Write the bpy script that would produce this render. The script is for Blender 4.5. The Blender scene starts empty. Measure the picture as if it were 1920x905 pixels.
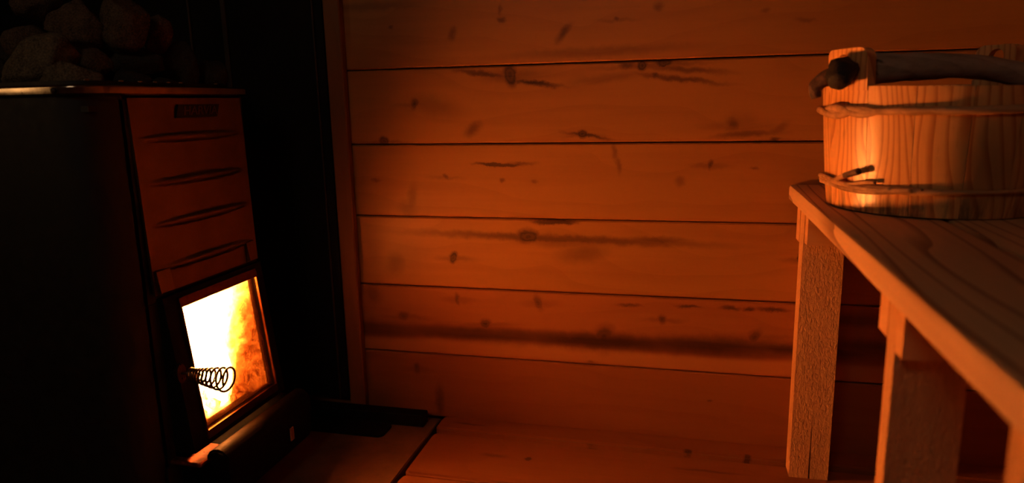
import bpy, bmesh, math, random
from mathutils import Vector, Matrix, noise

# ------------------------------------------------------------------ camera, world, lights, exposure
S = bpy.context.scene
C = S.collection
random.seed(7)
PI = math.pi


def look(yaw, pitch, roll):
    cy, sy, cp, sp, cr, sr = math.cos(yaw), math.sin(yaw), math.cos(pitch), math.sin(pitch), math.cos(roll), math.sin(roll)
    B = Matrix(((1, 0, 0), (0, 0, 1), (0, -1, 0)))
    Rr = Matrix(((cr, -sr, 0), (sr, cr, 0), (0, 0, 1)))
    Rp = Matrix(((1, 0, 0), (0, cp, -sp), (0, sp, cp)))
    Ry = Matrix(((cy, -sy, 0), (sy, cy, 0), (0, 0, 1)))
    M = Ry @ Rp @ B @ Rr
    return Matrix([(M[i][0], -M[i][1], -M[i][2]) for i in range(3)])


cam_data = bpy.data.cameras.new('camera')
cam_data.sensor_width = 36.0
cam_data.lens = 1304.6 * 36 / 1920
cam_data.clip_start = 0.02
cam_data.dof.use_dof = True
cam_data.dof.focus_distance = 1.08
cam_data.dof.aperture_fstop = 3.6
cam = bpy.data.objects.new('camera', cam_data)
C.objects.link(cam)
cam.matrix_world = Matrix.Translation((0, -1.164, 0.5855)) @ look(0.24486, -0.19698, 0.02141).to_4x4()
S.camera = cam

world = bpy.data.worlds.new('world')
world.use_nodes = True
world.node_tree.nodes['Background'].inputs[0].default_value = (0.03, 0.025, 0.02, 1)
world.node_tree.nodes['Background'].inputs[1].default_value = 0.02
S.world = world

FIRE_STRENGTH = 255.0
FIRE_COLOR = (1.0, 0.33, 0.075)


def area(name, loc, target, sx, sy, power, color):
    l = bpy.data.lights.new(name, 'AREA')
    l.shape = 'RECTANGLE'
    l.size, l.size_y, l.energy, l.color = sx, sy, power, color
    o = bpy.data.objects.new(name, l)
    C.objects.link(o)
    o.location = loc
    o.rotation_euler = (Vector(target) - Vector(loc)).to_track_quat('-Z', 'Y').to_euler()
    return o


# dusk through the small window in the wall behind the photographer
area('window_daylight', (-0.45, -1.93, 1.45), (0.15, -0.4, 0.35), 0.42, 0.42, 2.1, (1.0, 0.78, 0.55))
# unseen warm light added at the left for the stove rim's golden highlight
area('rim_highlight_light', (-1.31, -1.00, 0.77), (0.2, -1.0, 0.60), 0.15, 0.20, 0.28, (1.0, 0.56, 0.22))

vs = S.view_settings
vs.view_transform = 'Standard'
vs.look = 'None'
vs.gamma = 1.0
vs.use_curve_mapping = False
vs.exposure = 0.0

# ------------------------------------------------------------------ materials


class NT:
    def __init__(self, name):
        self.m = bpy.data.materials.new(name)
        self.m.use_nodes = True
        self.t = self.m.node_tree
        self.t.nodes.clear()
        self.out = self.t.nodes.new('ShaderNodeOutputMaterial')

    def n(self, kind, **kw):
        nd = self.t.nodes.new('ShaderNode' + kind)
        for k, v in kw.items():
            setattr(nd, k, v)
        return nd

    def l(self, a, b):
        self.t.links.new(a, b)

    def math(self, op, a, b=None, clamp=False):
        nd = self.n('Math', operation=op, use_clamp=clamp)
        for i, v in enumerate((a, b)):
            if v is None:
                continue
            if isinstance(v, (int, float)):
                nd.inputs[i].default_value = v
            else:
                self.l(v, nd.inputs[i])
        return nd.outputs[0]

    def vmath(self, op, a, b=None, scale=None):
        nd = self.n('VectorMath', operation=op)
        for i, v in enumerate((a, b)):
            if v is None:
                continue
            if isinstance(v, tuple):
                nd.inputs[i].default_value = v
            else:
                self.l(v, nd.inputs[i])
        if scale is not None:
            if isinstance(scale, (int, float)):
                nd.inputs['Scale'].default_value = scale
            else:
                self.l(scale, nd.inputs['Scale'])
        return nd.outputs['Value'] if op in ('LENGTH', 'DOT_PRODUCT') else nd.outputs['Vector']

    def noise(self, vec, scale, detail=4.0, rough=0.55, dist=0.0):
        nd = self.n('TexNoise')
        nd.inputs['Scale'].default_value = scale
        nd.inputs['Detail'].default_value = detail
        nd.inputs['Roughness'].default_value = rough
        nd.inputs['Distortion'].default_value = dist
        self.l(vec, nd.inputs['Vector'])
        return nd

    def rng(self, v, a, b, c=0.0, d=1.0, smooth=False):
        nd = self.n('MapRange', interpolation_type='SMOOTHSTEP' if smooth else 'LINEAR')
        self.l(v, nd.inputs[0])
        for i, x in zip((1, 2, 3, 4), (a, b, c, d)):
            nd.inputs[i].default_value = x
        return nd.outputs[0]

    def mix(self, f, a, b, blend='MIX'):
        nd = self.n('Mix', data_type='RGBA', blend_type=blend)
        if isinstance(f, (int, float)):
            nd.inputs[0].default_value = f
        else:
            self.l(f, nd.inputs[0])
        for i, v in ((6, a), (7, b)):
            if isinstance(v, tuple):
                nd.inputs[i].default_value = (*v[:3], 1)
            else:
                self.l(v, nd.inputs[i])
        return nd.outputs[2]

    def mapping(self, vec, loc=(0, 0, 0), rot=(0, 0, 0), scale=(1, 1, 1), kind='POINT'):
        nd = self.n('Mapping', vector_type=kind)
        nd.inputs['Location'].default_value = loc
        nd.inputs['Rotation'].default_value = rot
        nd.inputs['Scale'].default_value = scale
        self.l(vec, nd.inputs['Vector'])
        return nd.outputs[0]

    def bsdf(self, color, rough=0.5, metal=0.0, spec=0.5, bump=None, bump_s=0.3, bump_d=0.002):
        b = self.n('BsdfPrincipled')
        for k, v in (('Base Color', color), ('Roughness', rough), ('Metallic', metal), ('Specular IOR Level', spec)):
            if isinstance(v, tuple):
                b.inputs[k].default_value = (*v[:3], 1)
            elif isinstance(v, (int, float)):
                b.inputs[k].default_value = v
            else:
                self.l(v, b.inputs[k])
        if bump is not None:
            bn = self.n('Bump')
            bn.inputs['Strength'].default_value = bump_s
            bn.inputs['Distance'].default_value = bump_d
            self.l(bump, bn.inputs['Height'])
            self.l(bn.outputs[0], b.inputs['Normal'])
        self.l(b.outputs[0], self.out.inputs[0])
        return b


def wood(name, light, dark, axis='X', marks=(), mark_color=(0.018, 0.006, 0.0025), rough=0.55, spec=0.3, ring=0.35,
         ring_scale=9.0, bump_s=0.15, fine=0.35, bands=(), blotch=0.35, marks_plane='XZ', stains=None, along=1.3, rough_var=0.0, sawn=False,
         ring_dist=2.5, across=30.0, ring_lo=0.35):
    t = NT(name)
    tc = t.n('TexCoord')
    oi = t.n('ObjectInfo')
    co = tc.outputs['Object']
    off = t.vmath('SCALE', (7.3, 3.1, 5.7), scale=oi.outputs['Random'])
    cr = t.vmath('ADD', co, off)
    sc = {'X': (along, across, across), 'Y': (across, along, across), 'Z': (across, across, along)}[axis]
    g = t.mapping(cr, scale=sc)
    # long fibre noise
    fib = t.noise(g, 3.0, 6, 0.65)
    broad = t.noise(t.mapping(cr, scale=tuple(1 + (s - 1) * 0.12 for s in sc)), 2.2, 3, 0.5)
    # growth rings: bands stretched along the grain, bent by slow noise
    slow = t.noise(t.mapping(cr, scale=tuple(s * 0.12 if s > 2 else s for s in sc)), 1.6, 2, 0.5)
    wv = t.n('TexWave', wave_type='BANDS', bands_direction={'X': 'Z', 'Y': 'X', 'Z': 'X'}[axis], wave_profile='SAW')
    wv.inputs['Scale'].default_value = ring_scale
    wv.inputs['Distortion'].default_value = 0.0
    wc = t.vmath('ADD', cr, t.vmath('SCALE', t.vmath('SUBTRACT', slow.outputs['Color'], (0.5, 0.5, 0.5)), scale=ring_dist * 0.1))
    if axis == 'Z':
        wc = t.mapping(wc, rot=(0, 0, math.radians(25)), scale=(1, 1, 0.25))
    t.l(wc, wv.inputs['Vector'])
    ringv = t.rng(wv.outputs['Fac'], ring_lo, 1.0, 0, 1, True)
    f = t.math('ADD', t.math('MULTIPLY', ringv, ring), t.math('MULTIPLY', t.math('SUBTRACT', fib.outputs['Fac'], 0.4), fine * 2), True)
    f = t.math('ADD', f, t.math('MULTIPLY', t.math('SUBTRACT', broad.outputs['Fac'], 0.5), blotch * 2), True)
    col = t.mix(f, light, dark)
    for z0, z1, w, c, amt in bands:          # natural sapwood and heartwood bands of a board
        sep = t.n('SeparateXYZ')
        wob = t.noise(t.mapping(co, scale=(3.5, 3.5, 3.5)), 1.0, 2, 0.5)
        t.l(co, sep.inputs[0])
        zz = t.math('ADD', sep.outputs['Z'], t.math('MULTIPLY', t.math('SUBTRACT', wob.outputs['Fac'], 0.5), 0.035))
        lo = t.rng(zz, z0 - w, z0 + w, 0, 1, True)
        hi = t.rng(zz, z1 - w, z1 + w, 1, 0, True)
        col = t.mix(t.math('MULTIPLY', t.math('MULTIPLY', lo, hi), amt), col, c)
    if marks:
        dn = t.noise(co, 42.0, 6, 0.68)
        dv = t.vmath('SCALE', t.vmath('SUBTRACT', dn.outputs['Color'], (0.5, 0.5, 0.5)), scale=0.016)
        dco = t.vmath('ADD', co, dv)
        acc = None
        for (x, z, a, b, ang, s) in marks:
            if marks_plane == 'XZ':
                mp = t.mapping(dco, (x, 0, z), (0, -math.radians(ang), 0), (a * 1.5, 1.0, b * 1.5), 'TEXTURE')
            else:
                mp = t.mapping(dco, (x, z, 0), (0, 0, math.radians(ang)), (a * 1.5, b * 1.5, 1.0), 'TEXTURE')
            ln = t.vmath('LENGTH', mp)
            v = t.rng(ln, 1.0, 0.42, 0, min(1.0, s * 1.2), True) if s >= 0.85 else t.rng(ln, 1.08, 0.12, 0, min(1.0, s * 1.3), True)
            if s >= 0.6 and max(a, b) < 2.2 * min(a, b):      # year rings of the branch show in a knot
                v = t.math('MULTIPLY', v, t.rng(t.math('SINE', t.math('MULTIPLY', ln, 17.0)), -1, 1, 0.85, 1.0))
            acc = v if acc is None else t.math('MAXIMUM', acc, v)
        mv = t.math('MULTIPLY', acc, t.rng(fib.outputs['Fac'], 0.25, 0.7, 1.0, 0.7))
        col = t.mix(mv, col, mark_color)
    if stains:
        sep = t.n('SeparateXYZ')
        t.l(co, sep.inputs[0])
        sn = t.noise(t.mapping(cr, scale=(60, 60, 6)), 1.0, 5, 0.7)
        low = t.rng(sep.outputs['Z'], stains[0], stains[1], 1, 0, True)
        sv = t.math('MULTIPLY', low, t.rng(sn.outputs['Fac'], 0.4, 0.62, 0, 1, True))
        pn = t.noise(t.mapping(cr, scale=(22, 22, 9)), 1.0, 4, 0.65)
        pv = t.rng(pn.outputs['Fac'], 0.62, 0.76, 0, 0.5, True)
        col = t.mix(t.math('MULTIPLY', t.math('MAXIMUM', sv, pv), 0.85), col, stains[2])
    r = t.rng(fib.outputs['Fac'], 0.3, 0.7, rough - rough_var, rough + rough_var) if rough_var else rough
    hgt = fib.outputs['Fac']
    if sawn:      # woolly rough-sawn surface
        hgt = t.noise(t.mapping(cr, scale=(1, 1, 0.45)), 330, 3, 0.6, 0.4).outputs['Fac']
    t.bsdf(col, r, 0, spec, hgt, bump_s, 0.004 if sawn else 0.0015)
    return t.m


def plain(name, color, rough=0.5, metal=0.0, var=0.25, scale=40.0, bump_s=0.1, bump_d=0.001, spec=0.5):
    t = NT(name)
    tc = t.n('TexCoord')
    nz = t.noise(tc.outputs['Object'], scale, 5, 0.6)
    v = t.rng(nz.outputs['Fac'], 0.3, 0.7, 1 - var, 1 + var)
    col = t.vmath('SCALE', tuple(color), scale=v)
    rr = t.rng(nz.outputs['Fac'], 0.3, 0.7, max(0.02, rough - 0.08), min(1, rough + 0.08))
    t.bsdf(col, rr, metal, spec, nz.outputs['Fac'], bump_s, bump_d)
    return t.m


WALL_MARKS = [(-0.301,0.7202,0.0073,0.0042,-2.7,0.5),
         (-0.3872,0.7027,0.0066,0.0113,-17.5,0.45),
         (-0.1966,0.6945,0.0176,0.0058,47.5,0.6),
         (-0.0459,0.7283,0.0074,0.0072,-2.9,0.4),
         (-0.1122,0.7122,0.0042,0.0033,-2.7,0.6),
         (-0.498,0.7154,0.0049,0.0035,-2.5,0.5),
         (-0.3024,0.7364,0.0036,0.0084,-2.9,0.4),
         (0.1137,0.7139,0.0061,0.0039,-2.9,0.3),
         (-0.1418,0.6631,0.1468,0.0075,0.9,0.3),
         (-0.5384,0.7535,0.0898,0.0079,0.1,0.35),
         (0.1705,0.6973,0.0135,0.0031,-2.7,0.3),
         (-0.2875,0.6304,0.0111,0.0174,13.3,1.0),
         (-0.3404,0.6354,0.0517,0.0044,-9.7,0.7),
         (-0.2438,0.6161,0.0436,0.0043,-6.5,0.8),
         (-0.0692,0.6398,0.0093,0.0091,-1.9,1.0),
         (-0.0937,0.6389,0.0136,0.0058,-1.8,0.6),
         (-0.0359,0.6428,0.0133,0.0066,-1.9,0.9),
         (0.0014,0.6309,0.0613,0.0049,-5.8,0.5),
         (-0.0105,0.6165,0.07,0.0041,-7.6,0.55),
         (-0.0488,0.6234,0.0059,0.005,-21.7,0.8),
         (-0.133,0.6199,0.0607,0.0068,6.4,0.25),
         (-0.4615,0.5864,0.0089,0.0101,-1.1,0.8),
         (-0.4242,0.5811,0.049,0.0182,-11.1,0.3),
         (-0.3558,0.5419,0.0163,0.0091,34.3,0.5),
         (-0.1662,0.5309,0.0071,0.007,-0.6,0.9),
         (-0.1573,0.5291,0.0373,0.0035,-8.5,0.7),
         (0.0732,0.5444,0.0113,0.0116,-0.8,0.55),
         (0.0852,0.5451,0.024,0.0182,-0.8,0.2),
         (0.0939,0.5284,0.0496,0.005,3.4,0.5),
         (0.1394,0.5362,0.0172,0.0058,29.3,0.35),
         (0.1363,0.5197,0.0079,0.0041,14.5,0.8),
         (-0.5228,0.5221,0.0093,0.0066,-0.4,0.9),
         (-0.3117,0.4813,0.04,0.0032,-1.0,1.0),
         (-0.2738,0.4822,0.0263,0.0037,0.0,0.5),
         (-0.1131,0.5016,0.0044,0.0158,9.8,0.4),
         (-0.1059,0.4796,0.0044,0.0141,12.0,0.4),
         (0.0397,0.4806,0.0041,0.0077,0.0,0.7),
         (-0.4754,0.417,0.0082,0.0291,-11.3,0.3),
         (-0.4834,0.4004,0.0186,0.0137,-9.1,0.25),
         (-0.4097,0.4596,0.006,0.0038,0.3,0.6),
         (-0.3056,0.4545,0.0048,0.0037,0.3,0.5),
         (-0.249,0.4521,0.0065,0.0037,0.4,0.4),
         (0.1082,0.4755,0.0064,0.0025,0.1,0.4),
         (-0.5427,0.4522,0.0094,0.0039,0.3,0.4),
         (-0.0063,0.4536,0.0085,0.0079,20.4,0.35),
         (-0.2147,0.3533,0.2436,0.0075,-1.0,0.6),
         (-0.2619,0.3559,0.0191,0.0123,1.5,0.9),
         (-0.196,0.3491,0.0837,0.0113,-0.4,0.35),
         (-0.0428,0.3542,0.0524,0.0064,-0.5,0.5),
         (-0.512,0.3004,0.0191,0.0244,-23.0,0.4),
         (-0.4884,0.3082,0.042,0.0302,21.9,0.15),
         (-0.4006,0.3131,0.0081,0.0089,1.9,0.85),
         (-0.1683,0.3274,0.0416,0.015,9.8,0.35),
         (0.1836,0.3298,0.004,0.0088,1.9,0.9),
         (-0.5663,0.1705,0.1325,0.0171,0.4,0.45),
         (-0.355,0.1707,0.1632,0.0144,-0.5,0.6),
         (-0.131,0.1716,0.1495,0.0157,0.7,0.75),
         (0.0489,0.1765,0.1389,0.017,1.7,0.7),
         (0.1921,0.1785,0.098,0.011,-0.2,0.7),
         (-0.1282,0.1767,0.0187,0.0235,-6.4,0.8),
         (-0.3442,0.1927,0.0111,0.0081,33.3,0.8),
         (-0.3955,0.2365,0.0051,0.0101,2.7,0.6),
         (-0.2445,0.2369,0.0077,0.0138,17.8,0.6),
         (-0.0295,0.2182,0.0071,0.0076,3.2,0.7),
         (0.1207,0.197,0.0134,0.0093,38.5,0.7),
         (-0.5028,0.1982,0.0107,0.0084,3.1,0.6),
         (-0.5618,0.2389,0.0153,0.0188,22.6,0.4),
         (0.0121,0.243,0.0192,0.0028,-0.1,0.7),
         (0.0808,0.2437,0.0152,0.0037,-0.1,0.7),
         (0.1103,0.2434,0.01,0.0037,-0.0,0.7),
         (0.1476,0.2435,0.0247,0.0036,-0.0,0.7),
         (-0.0855,0.24,0.0199,0.0029,-0.1,0.6),
         (-0.4814,0.0962,0.0065,0.0107,4.2,0.6),
         (-0.4383,0.033,0.0086,0.0326,-0.0,0.5),
         (-0.1496,0.1308,0.0114,0.004,-0.9,0.4),
         (0.0522,0.0776,0.0053,0.0029,4.9,0.5),
         (-0.2163,0.3823,0.0373,0.0047,0.2,1.0),
         (0.2688,0.233,0.0782,0.0124,-0.8,0.5),
         (0.3031,0.1904,0.0777,0.0125,-0.2,0.6)]

WL, WD = (0.44, 0.185, 0.040), (0.28, 0.098, 0.015)
mat_rows = {}
for row in range(6):
    z0, z1 = -0.003 + 0.13 * row, 0.127 + 0.13 * row
    ms = [m for m in WALL_MARKS if z0 - 0.004 <= m[1] < z1 + 0.006]
    # the grain runs darker for a hand's width either side of a knot
    ms += [(x + 0.4 * a, z - 0.002, max(0.03, a * 4.5), max(0.003, b * 0.55), g * 0.1, s_ * 0.38) for (x, z, a, b, g, s_) in ms
           if s_ >= 0.55 and max(a, b) < 2.4 * min(a, b) and max(a, b) < 0.02]
    bands = []
    light, dark = WL, WD
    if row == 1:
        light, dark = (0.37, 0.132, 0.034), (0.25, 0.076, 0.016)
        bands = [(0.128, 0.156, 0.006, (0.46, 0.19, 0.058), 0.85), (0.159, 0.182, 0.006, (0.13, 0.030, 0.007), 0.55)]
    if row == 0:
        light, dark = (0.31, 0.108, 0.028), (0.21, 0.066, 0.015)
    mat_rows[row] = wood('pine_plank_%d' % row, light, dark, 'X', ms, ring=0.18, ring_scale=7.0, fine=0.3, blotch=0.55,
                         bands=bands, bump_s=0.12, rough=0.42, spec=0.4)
mat_plank = wood('pine_plank_plain', (0.24, 0.10, 0.035), (0.16, 0.06, 0.018), 'X', ring=0.16, ring_scale=7.0, fine=0.25, rough=0.5)
mat_plank_y = wood('pine_plank_side', (0.24, 0.10, 0.035), (0.16, 0.06, 0.018), 'Y', ring=0.16, ring_scale=7.0, fine=0.25, rough=0.5)
mat_trim = wood('trim_pine', (0.26, 0.10, 0.03), (0.18, 0.062, 0.016), 'Z', ring=0.15, fine=0.3, rough=0.5)
FLOOR_MARKS = [(-0.241, -0.120, 0.005, 0.005, 0, 0.9), (-0.142, -0.058, 0.010, 0.006, 0, 0.8), (0.019, -0.048, 0.006, 0.005, 0, 0.9),
               (0.113, -0.051, 0.006, 0.006, 0, 0.9), (-0.373, -0.027, 0.03, 0.003, -3, 0.5), (0.05, -0.10, 0.05, 0.004, 0, 0.4),
               (-0.30, -0.12, 0.02, 0.006, 0, 0.4)]
mat_floor = wood('floor_pine', (0.27, 0.095, 0.026), (0.18, 0.055, 0.013), 'X', FLOOR_MARKS, ring=0.2, ring_scale=8.0, fine=0.3,
                 blotch=0.4, rough=0.5, marks_plane='XY')
mat_bench = wood('bench_pine', (0.66, 0.38, 0.19), (0.20, 0.075, 0.028), 'Y', ring=0.75, ring_lo=0.72, ring_scale=14.0, fine=0.25, blotch=0.2,
                 rough=0.6, bump_s=0.25, along=0.45, ring_dist=2.2)
mat_leg = wood('leg_rough_pine', (0.72, 0.38, 0.16), (0.38, 0.17, 0.065), 'Z', ring=0.1, fine=0.6, blotch=0.3, rough=0.8, bump_s=1.0, sawn=True,
               along=8.0, across=60.0)
mat_cleat = wood('cleat_pine', (0.70, 0.36, 0.15), (0.48, 0.21, 0.07), 'X', ring=0.2, fine=0.4, rough=0.7, bump_s=0.5)
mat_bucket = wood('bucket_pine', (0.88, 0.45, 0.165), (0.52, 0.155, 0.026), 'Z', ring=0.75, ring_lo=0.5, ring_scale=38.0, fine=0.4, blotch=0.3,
                  rough=0.31, spec=0.6, bump_s=0.12, along=1.6, across=42.0, stains=(0.452, 0.492, (0.05, 0.035, 0.022)), ring_dist=1.2,
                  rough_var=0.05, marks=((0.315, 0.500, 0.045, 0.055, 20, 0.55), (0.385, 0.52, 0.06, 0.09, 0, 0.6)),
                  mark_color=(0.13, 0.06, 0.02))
mat_withe = wood('willow_withe', (0.60, 0.33, 0.16), (0.16, 0.065, 0.025), 'X', ring=0.1, fine=1.0, blotch=0.6, rough=0.55, bump_s=0.6)
mat_handle = wood('weathered_branch', (0.42, 0.34, 0.26), (0.16, 0.125, 0.09), 'X', ring=0.3, ring_scale=18, fine=0.9, blotch=0.4,
                  rough=0.6, bump_s=0.6, along=4.0,
                  marks=((0.205, 0.622, 0.012, 0.002, -8, 1.0), (0.20, 0.612, 0.012, 0.003, -20, 1.0), (0.197, 0.617, 0.007, 0.002, -12, 1.0)),
                  mark_color=(0.008, 0.006, 0.005))
mat_bark = plain('dark_bark', (0.016, 0.009, 0.007), 0.7, 0, 0.7, 90, 0.9, 0.004)
mat_bark2 = plain('brown_bark', (0.11, 0.055, 0.032), 0.7, 0, 0.8, 120, 0.9, 0.003)
mat_cut = plain('dark_cut_end', (0.03, 0.02, 0.014), 0.7, 0, 0.4, 60, 0.4)
mat_slab = plain('floor_slab_stone', (0.15, 0.075, 0.032), 0.7, 0, 0.3, 25, 0.25, 0.002)
mat_iron = plain('black_stove_paint', (0.008, 0.0042, 0.003), 0.62, 0.0, 0.3, 60, 0.15)
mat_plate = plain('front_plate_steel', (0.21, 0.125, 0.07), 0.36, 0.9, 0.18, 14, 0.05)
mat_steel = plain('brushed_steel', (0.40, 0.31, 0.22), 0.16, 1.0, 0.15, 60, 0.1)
mat_glint = plain('rim_glint_steel', (0.9, 0.75, 0.55), 0.3, 1.0, 0.1, 60, 0.05)  # lightened so the beads read as glints
mat_ledge_lit = plain('firelit_ledge_steel', (0.28, 0.07, 0.03), 0.35, 0.8, 0.5, 120, 0.5)  # red firelight on the ledge end painted into the colour
mat_door = plain('door_cast_iron', (0.006, 0.004, 0.003), 0.7, 0.0, 0.3, 80, 0.2, spec=0.15)
mat_drawer = plain('drawer_black', (0.0026, 0.0010, 0.0006), 0.7, 0.0, 0.4, 80, 0.2, spec=0.12)
mat_doorlip = plain('door_lip_steel', (0.16, 0.06, 0.03), 0.35, 0.9, 0.2, 80, 0.1)
mat_spring = plain('dark_spring_wire', (0.10, 0.055, 0.035), 0.32, 0.9, 0.2, 80, 0.1)
mat_shield = plain('black_heat_shield', (0.006, 0.005, 0.005), 0.7, 0.0, 0.2, 30, 0.1, spec=0.2)
mat_seam = plain('shield_seam', (0.030, 0.020, 0.014), 0.5, 0.0, 0.2, 30, 0.1)
mat_badge = plain('badge_black', (0.006, 0.004, 0.004), 0.5, 0.0, 0.2, 30, 0.05)
mat_letter = plain('badge_letters', (0.15, 0.08, 0.05), 0.4, 0.8, 0.2, 50, 0.05)
mat_brick = plain('firebrick', (0.72, 0.56, 0.38), 0.85, 0, 0.25, 50, 0.4, 0.003)
mat_brick_dim = plain('dimmed_firebrick', (0.14, 0.09, 0.06), 0.9, 0, 0.3, 50, 0.4, 0.003)  # near brick darkened to throw less light on the back wall
mat_tag = plain('tag_metal', (0.45, 0.24, 0.13), 0.5, 0.3, 0.2, 60, 0.1)
mat_glass_clear = plain('window_glass_dusk', (0.4, 0.4, 0.4), 0.1, 0, 0.05, 5, 0.0)


def stone_mat(name, c, var):
    t = NT(name)
    tc = t.n('TexCoord')
    a = t.noise(tc.outputs['Object'], 55, 8, 0.75)
    b = t.noise(tc.outputs['Object'], 420, 3, 0.7)
    v = t.math('ADD', t.rng(a.outputs['Fac'], 0.3, 0.7, 1 - var, 1 + var), t.rng(b.outputs['Fac'], 0.35, 0.7, -0.5, 0.9))
    col = t.vmath('SCALE', c, scale=v)
    h = t.math('ADD', a.outputs['Fac'], t.math('MULTIPLY', b.outputs['Fac'], 0.6))
    t.bsdf(col, 0.75, 0, 0.4, h, 0.9, 0.004)
    return t.m


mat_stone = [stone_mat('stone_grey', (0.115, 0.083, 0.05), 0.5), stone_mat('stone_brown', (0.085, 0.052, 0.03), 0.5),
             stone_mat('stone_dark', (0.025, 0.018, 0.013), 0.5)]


def fire_mat(name, strength, c0, c1, scale):
    t = NT(name)
    tc = t.n('TexCoord')
    nz = t.noise(t.mapping(tc.outputs['Object'], scale=(1, 1, 0.45)), scale, 4, 0.6, 0.6)
    f = t.rng(nz.outputs['Fac'], 0.35, 0.65, 0, 1, True)
    e = t.n('Emission')
    t.l(t.mix(f, c0, c1), e.inputs[0])
    t.l(t.rng(nz.outputs['Fac'], 0.3, 0.7, strength * 0.45, strength * 1.5), e.inputs[1])
    t.l(e.outputs[0], t.out.inputs[0])
    return t.m


mat_flame = fire_mat('flame', FIRE_STRENGTH, (1.0, 0.27, 0.045), FIRE_COLOR, 22)
mat_ember = fire_mat('ember', FIRE_STRENGTH * 0.12, (1.0, 0.12, 0.01), (1.0, 0.25, 0.04), 70)


def soot_glass():
    """Stove glass: clear where the fire keeps it clean, browned with soot low down, towards its far edge and along its rim."""
    t = NT('sooty_stove_glass')
    tc = t.n('TexCoord')
    g = tc.outputs['Generated']
    sep = t.n('SeparateXYZ')
    t.l(g, sep.inputs[0])
    y, z = sep.outputs['Y'], sep.outputs['Z']
    n1 = t.noise(t.mapping(tc.outputs['Object'], scale=(1, 1, 1)), 16, 6, 0.62, 0.8)
    n2 = t.noise(t.mapping(tc.outputs['Object'], scale=(1, 1, 1)), 60, 6, 0.7, 1.2)
    # browning grows towards the far lower corner
    d = t.math('MULTIPLY', y, t.math('SUBTRACT', 1.38, z))
    d = t.math('ADD', d, t.math('MULTIPLY', t.math('SUBTRACT', n1.outputs['Fac'], 0.5), 0.55))
    s = t.rng(d, 0.24, 0.78, 0, 0.56, True)
    s = t.math('MULTIPLY', s, t.rng(n2.outputs['Fac'], 0.3, 0.7, 0.72, 1.22))
    # rim of soot along the edges
    ey = t.math('MINIMUM', y, t.math('SUBTRACT', 1.0, y))
    ez = t.math('MINIMUM', z, t.math('SUBTRACT', 1.0, z))
    ezs = t.math('MINIMUM', t.math('MULTIPLY', z, 0.55), t.math('SUBTRACT', 1.0, z))
    e = t.math('MINIMUM', t.math('MULTIPLY', ey, 1.0), ezs)
    e = t.math('ADD', e, t.math('MULTIPLY', t.math('SUBTRACT', n1.outputs['Fac'], 0.5), 0.05))
    rim = t.rng(e, 0.0, 0.055, 0.66, 0, True)
    s = t.math('MAXIMUM', s, rim, True)
    col = t.n('ValToRGB')
    cr = col.color_ramp
    cr.elements[0].position, cr.elements[0].color = 0.0, (0.97, 0.95, 0.92, 1)
    cr.elements[1].position, cr.elements[1].color = 1.0, (0.03, 0.010, 0.003, 1)
    for p, c in ((0.2, (0.67, 0.55, 0.40)), (0.4, (0.25, 0.19, 0.115)), (0.62, (0.12, 0.075, 0.035)), (0.82, (0.07, 0.033, 0.012))):
        el = cr.elements.new(p)
        el.color = (*c, 1)
    t.l(s, col.inputs[0])
    tr = t.n('BsdfTransparent')
    t.l(col.outputs[0], tr.inputs[0])
    gl = t.n('BsdfGlossy')
    gl.inputs['Roughness'].default_value = 0.08
    tl = t.n('BsdfTranslucent')
    tl.inputs[0].default_value = (0.012, 0.0042, 0.001, 1)
    m0 = t.n('MixShader')
    t.l(t.math('MULTIPLY', t.rng(s, 0.0, 0.9, 0.05, 0.5), t.rng(n2.outputs['Fac'], 0.3, 0.7, 0.5, 1.3)), m0.inputs[0])
    t.l(tr.outputs[0], m0.inputs[1])
    t.l(tl.outputs[0], m0.inputs[2])
    mx = t.n('MixShader')
    mx.inputs[0].default_value = 0.04
    t.l(m0.outputs[0], mx.inputs[1])
    t.l(gl.outputs[0], mx.inputs[2])
    t.l(mx.outputs[0], t.out.inputs[0])
    return t.m


mat_soot = soot_glass()

# ------------------------------------------------------------------ helpers


def link_mesh(name, me, mat=None, parent=None):
    if mat and not me.materials:
        me.materials.append(mat)
    o = bpy.data.objects.new(name, me)
    C.objects.link(o)
    if parent is not None:
        o.parent = parent
        o.matrix_parent_inverse = parent.matrix_world.inverted()
    return o


def obj(name, bm, mat, parent=None, smooth=False):
    bmesh.ops.recalc_face_normals(bm, faces=bm.faces[:])
    me = bpy.data.meshes.new(name)
    bm.to_mesh(me)
    bm.free()
    if smooth:
        for p in me.polygons:
            p.use_smooth = True
    return link_mesh(name, me, mat, parent)


def shade_angle(o, deg=35):
    me = o.data
    for p in me.polygons:
        p.use_smooth = True
    me.set_sharp_from_angle(angle=math.radians(deg))
    return o


def thing(name, label, cat, loc=(0, 0, 0), group=None):
    o = bpy.data.objects.new(name, None)
    C.objects.link(o)
    o.location = loc
    o.empty_display_size = 0.05
    bpy.context.view_layer.update()
    o['label'], o['category'] = label, cat
    if group:
        o['group'] = group
    return o


def tag(o, label, cat, group=None):
    o['label'], o['category'] = label, cat
    if group:
        o['group'] = group
    return o


def struct(name, bm, mat):
    o = obj(name, bm, mat)
    o['kind'] = 'structure'
    return o


def box(bm, x0, x1, y0, y1, z0, z1, bev=0.0, seg=1):
    vs_ = [bm.verts.new((x, y, z)) for x in (x0, x1) for y in (y0, y1) for z in (z0, z1)]
    q = [(0, 1, 3, 2), (4, 6, 7, 5), (0, 4, 5, 1), (2, 3, 7, 6), (0, 2, 6, 4), (1, 5, 7, 3)]
    fs = [bm.faces.new([vs_[i] for i in f]) for f in q]
    if bev > 0:
        es = list({e for f in fs for e in f.edges})
        bmesh.ops.bevel(bm, geom=es, offset=bev, segments=seg, affect='EDGES', profile=0.5)
    return bm


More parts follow.
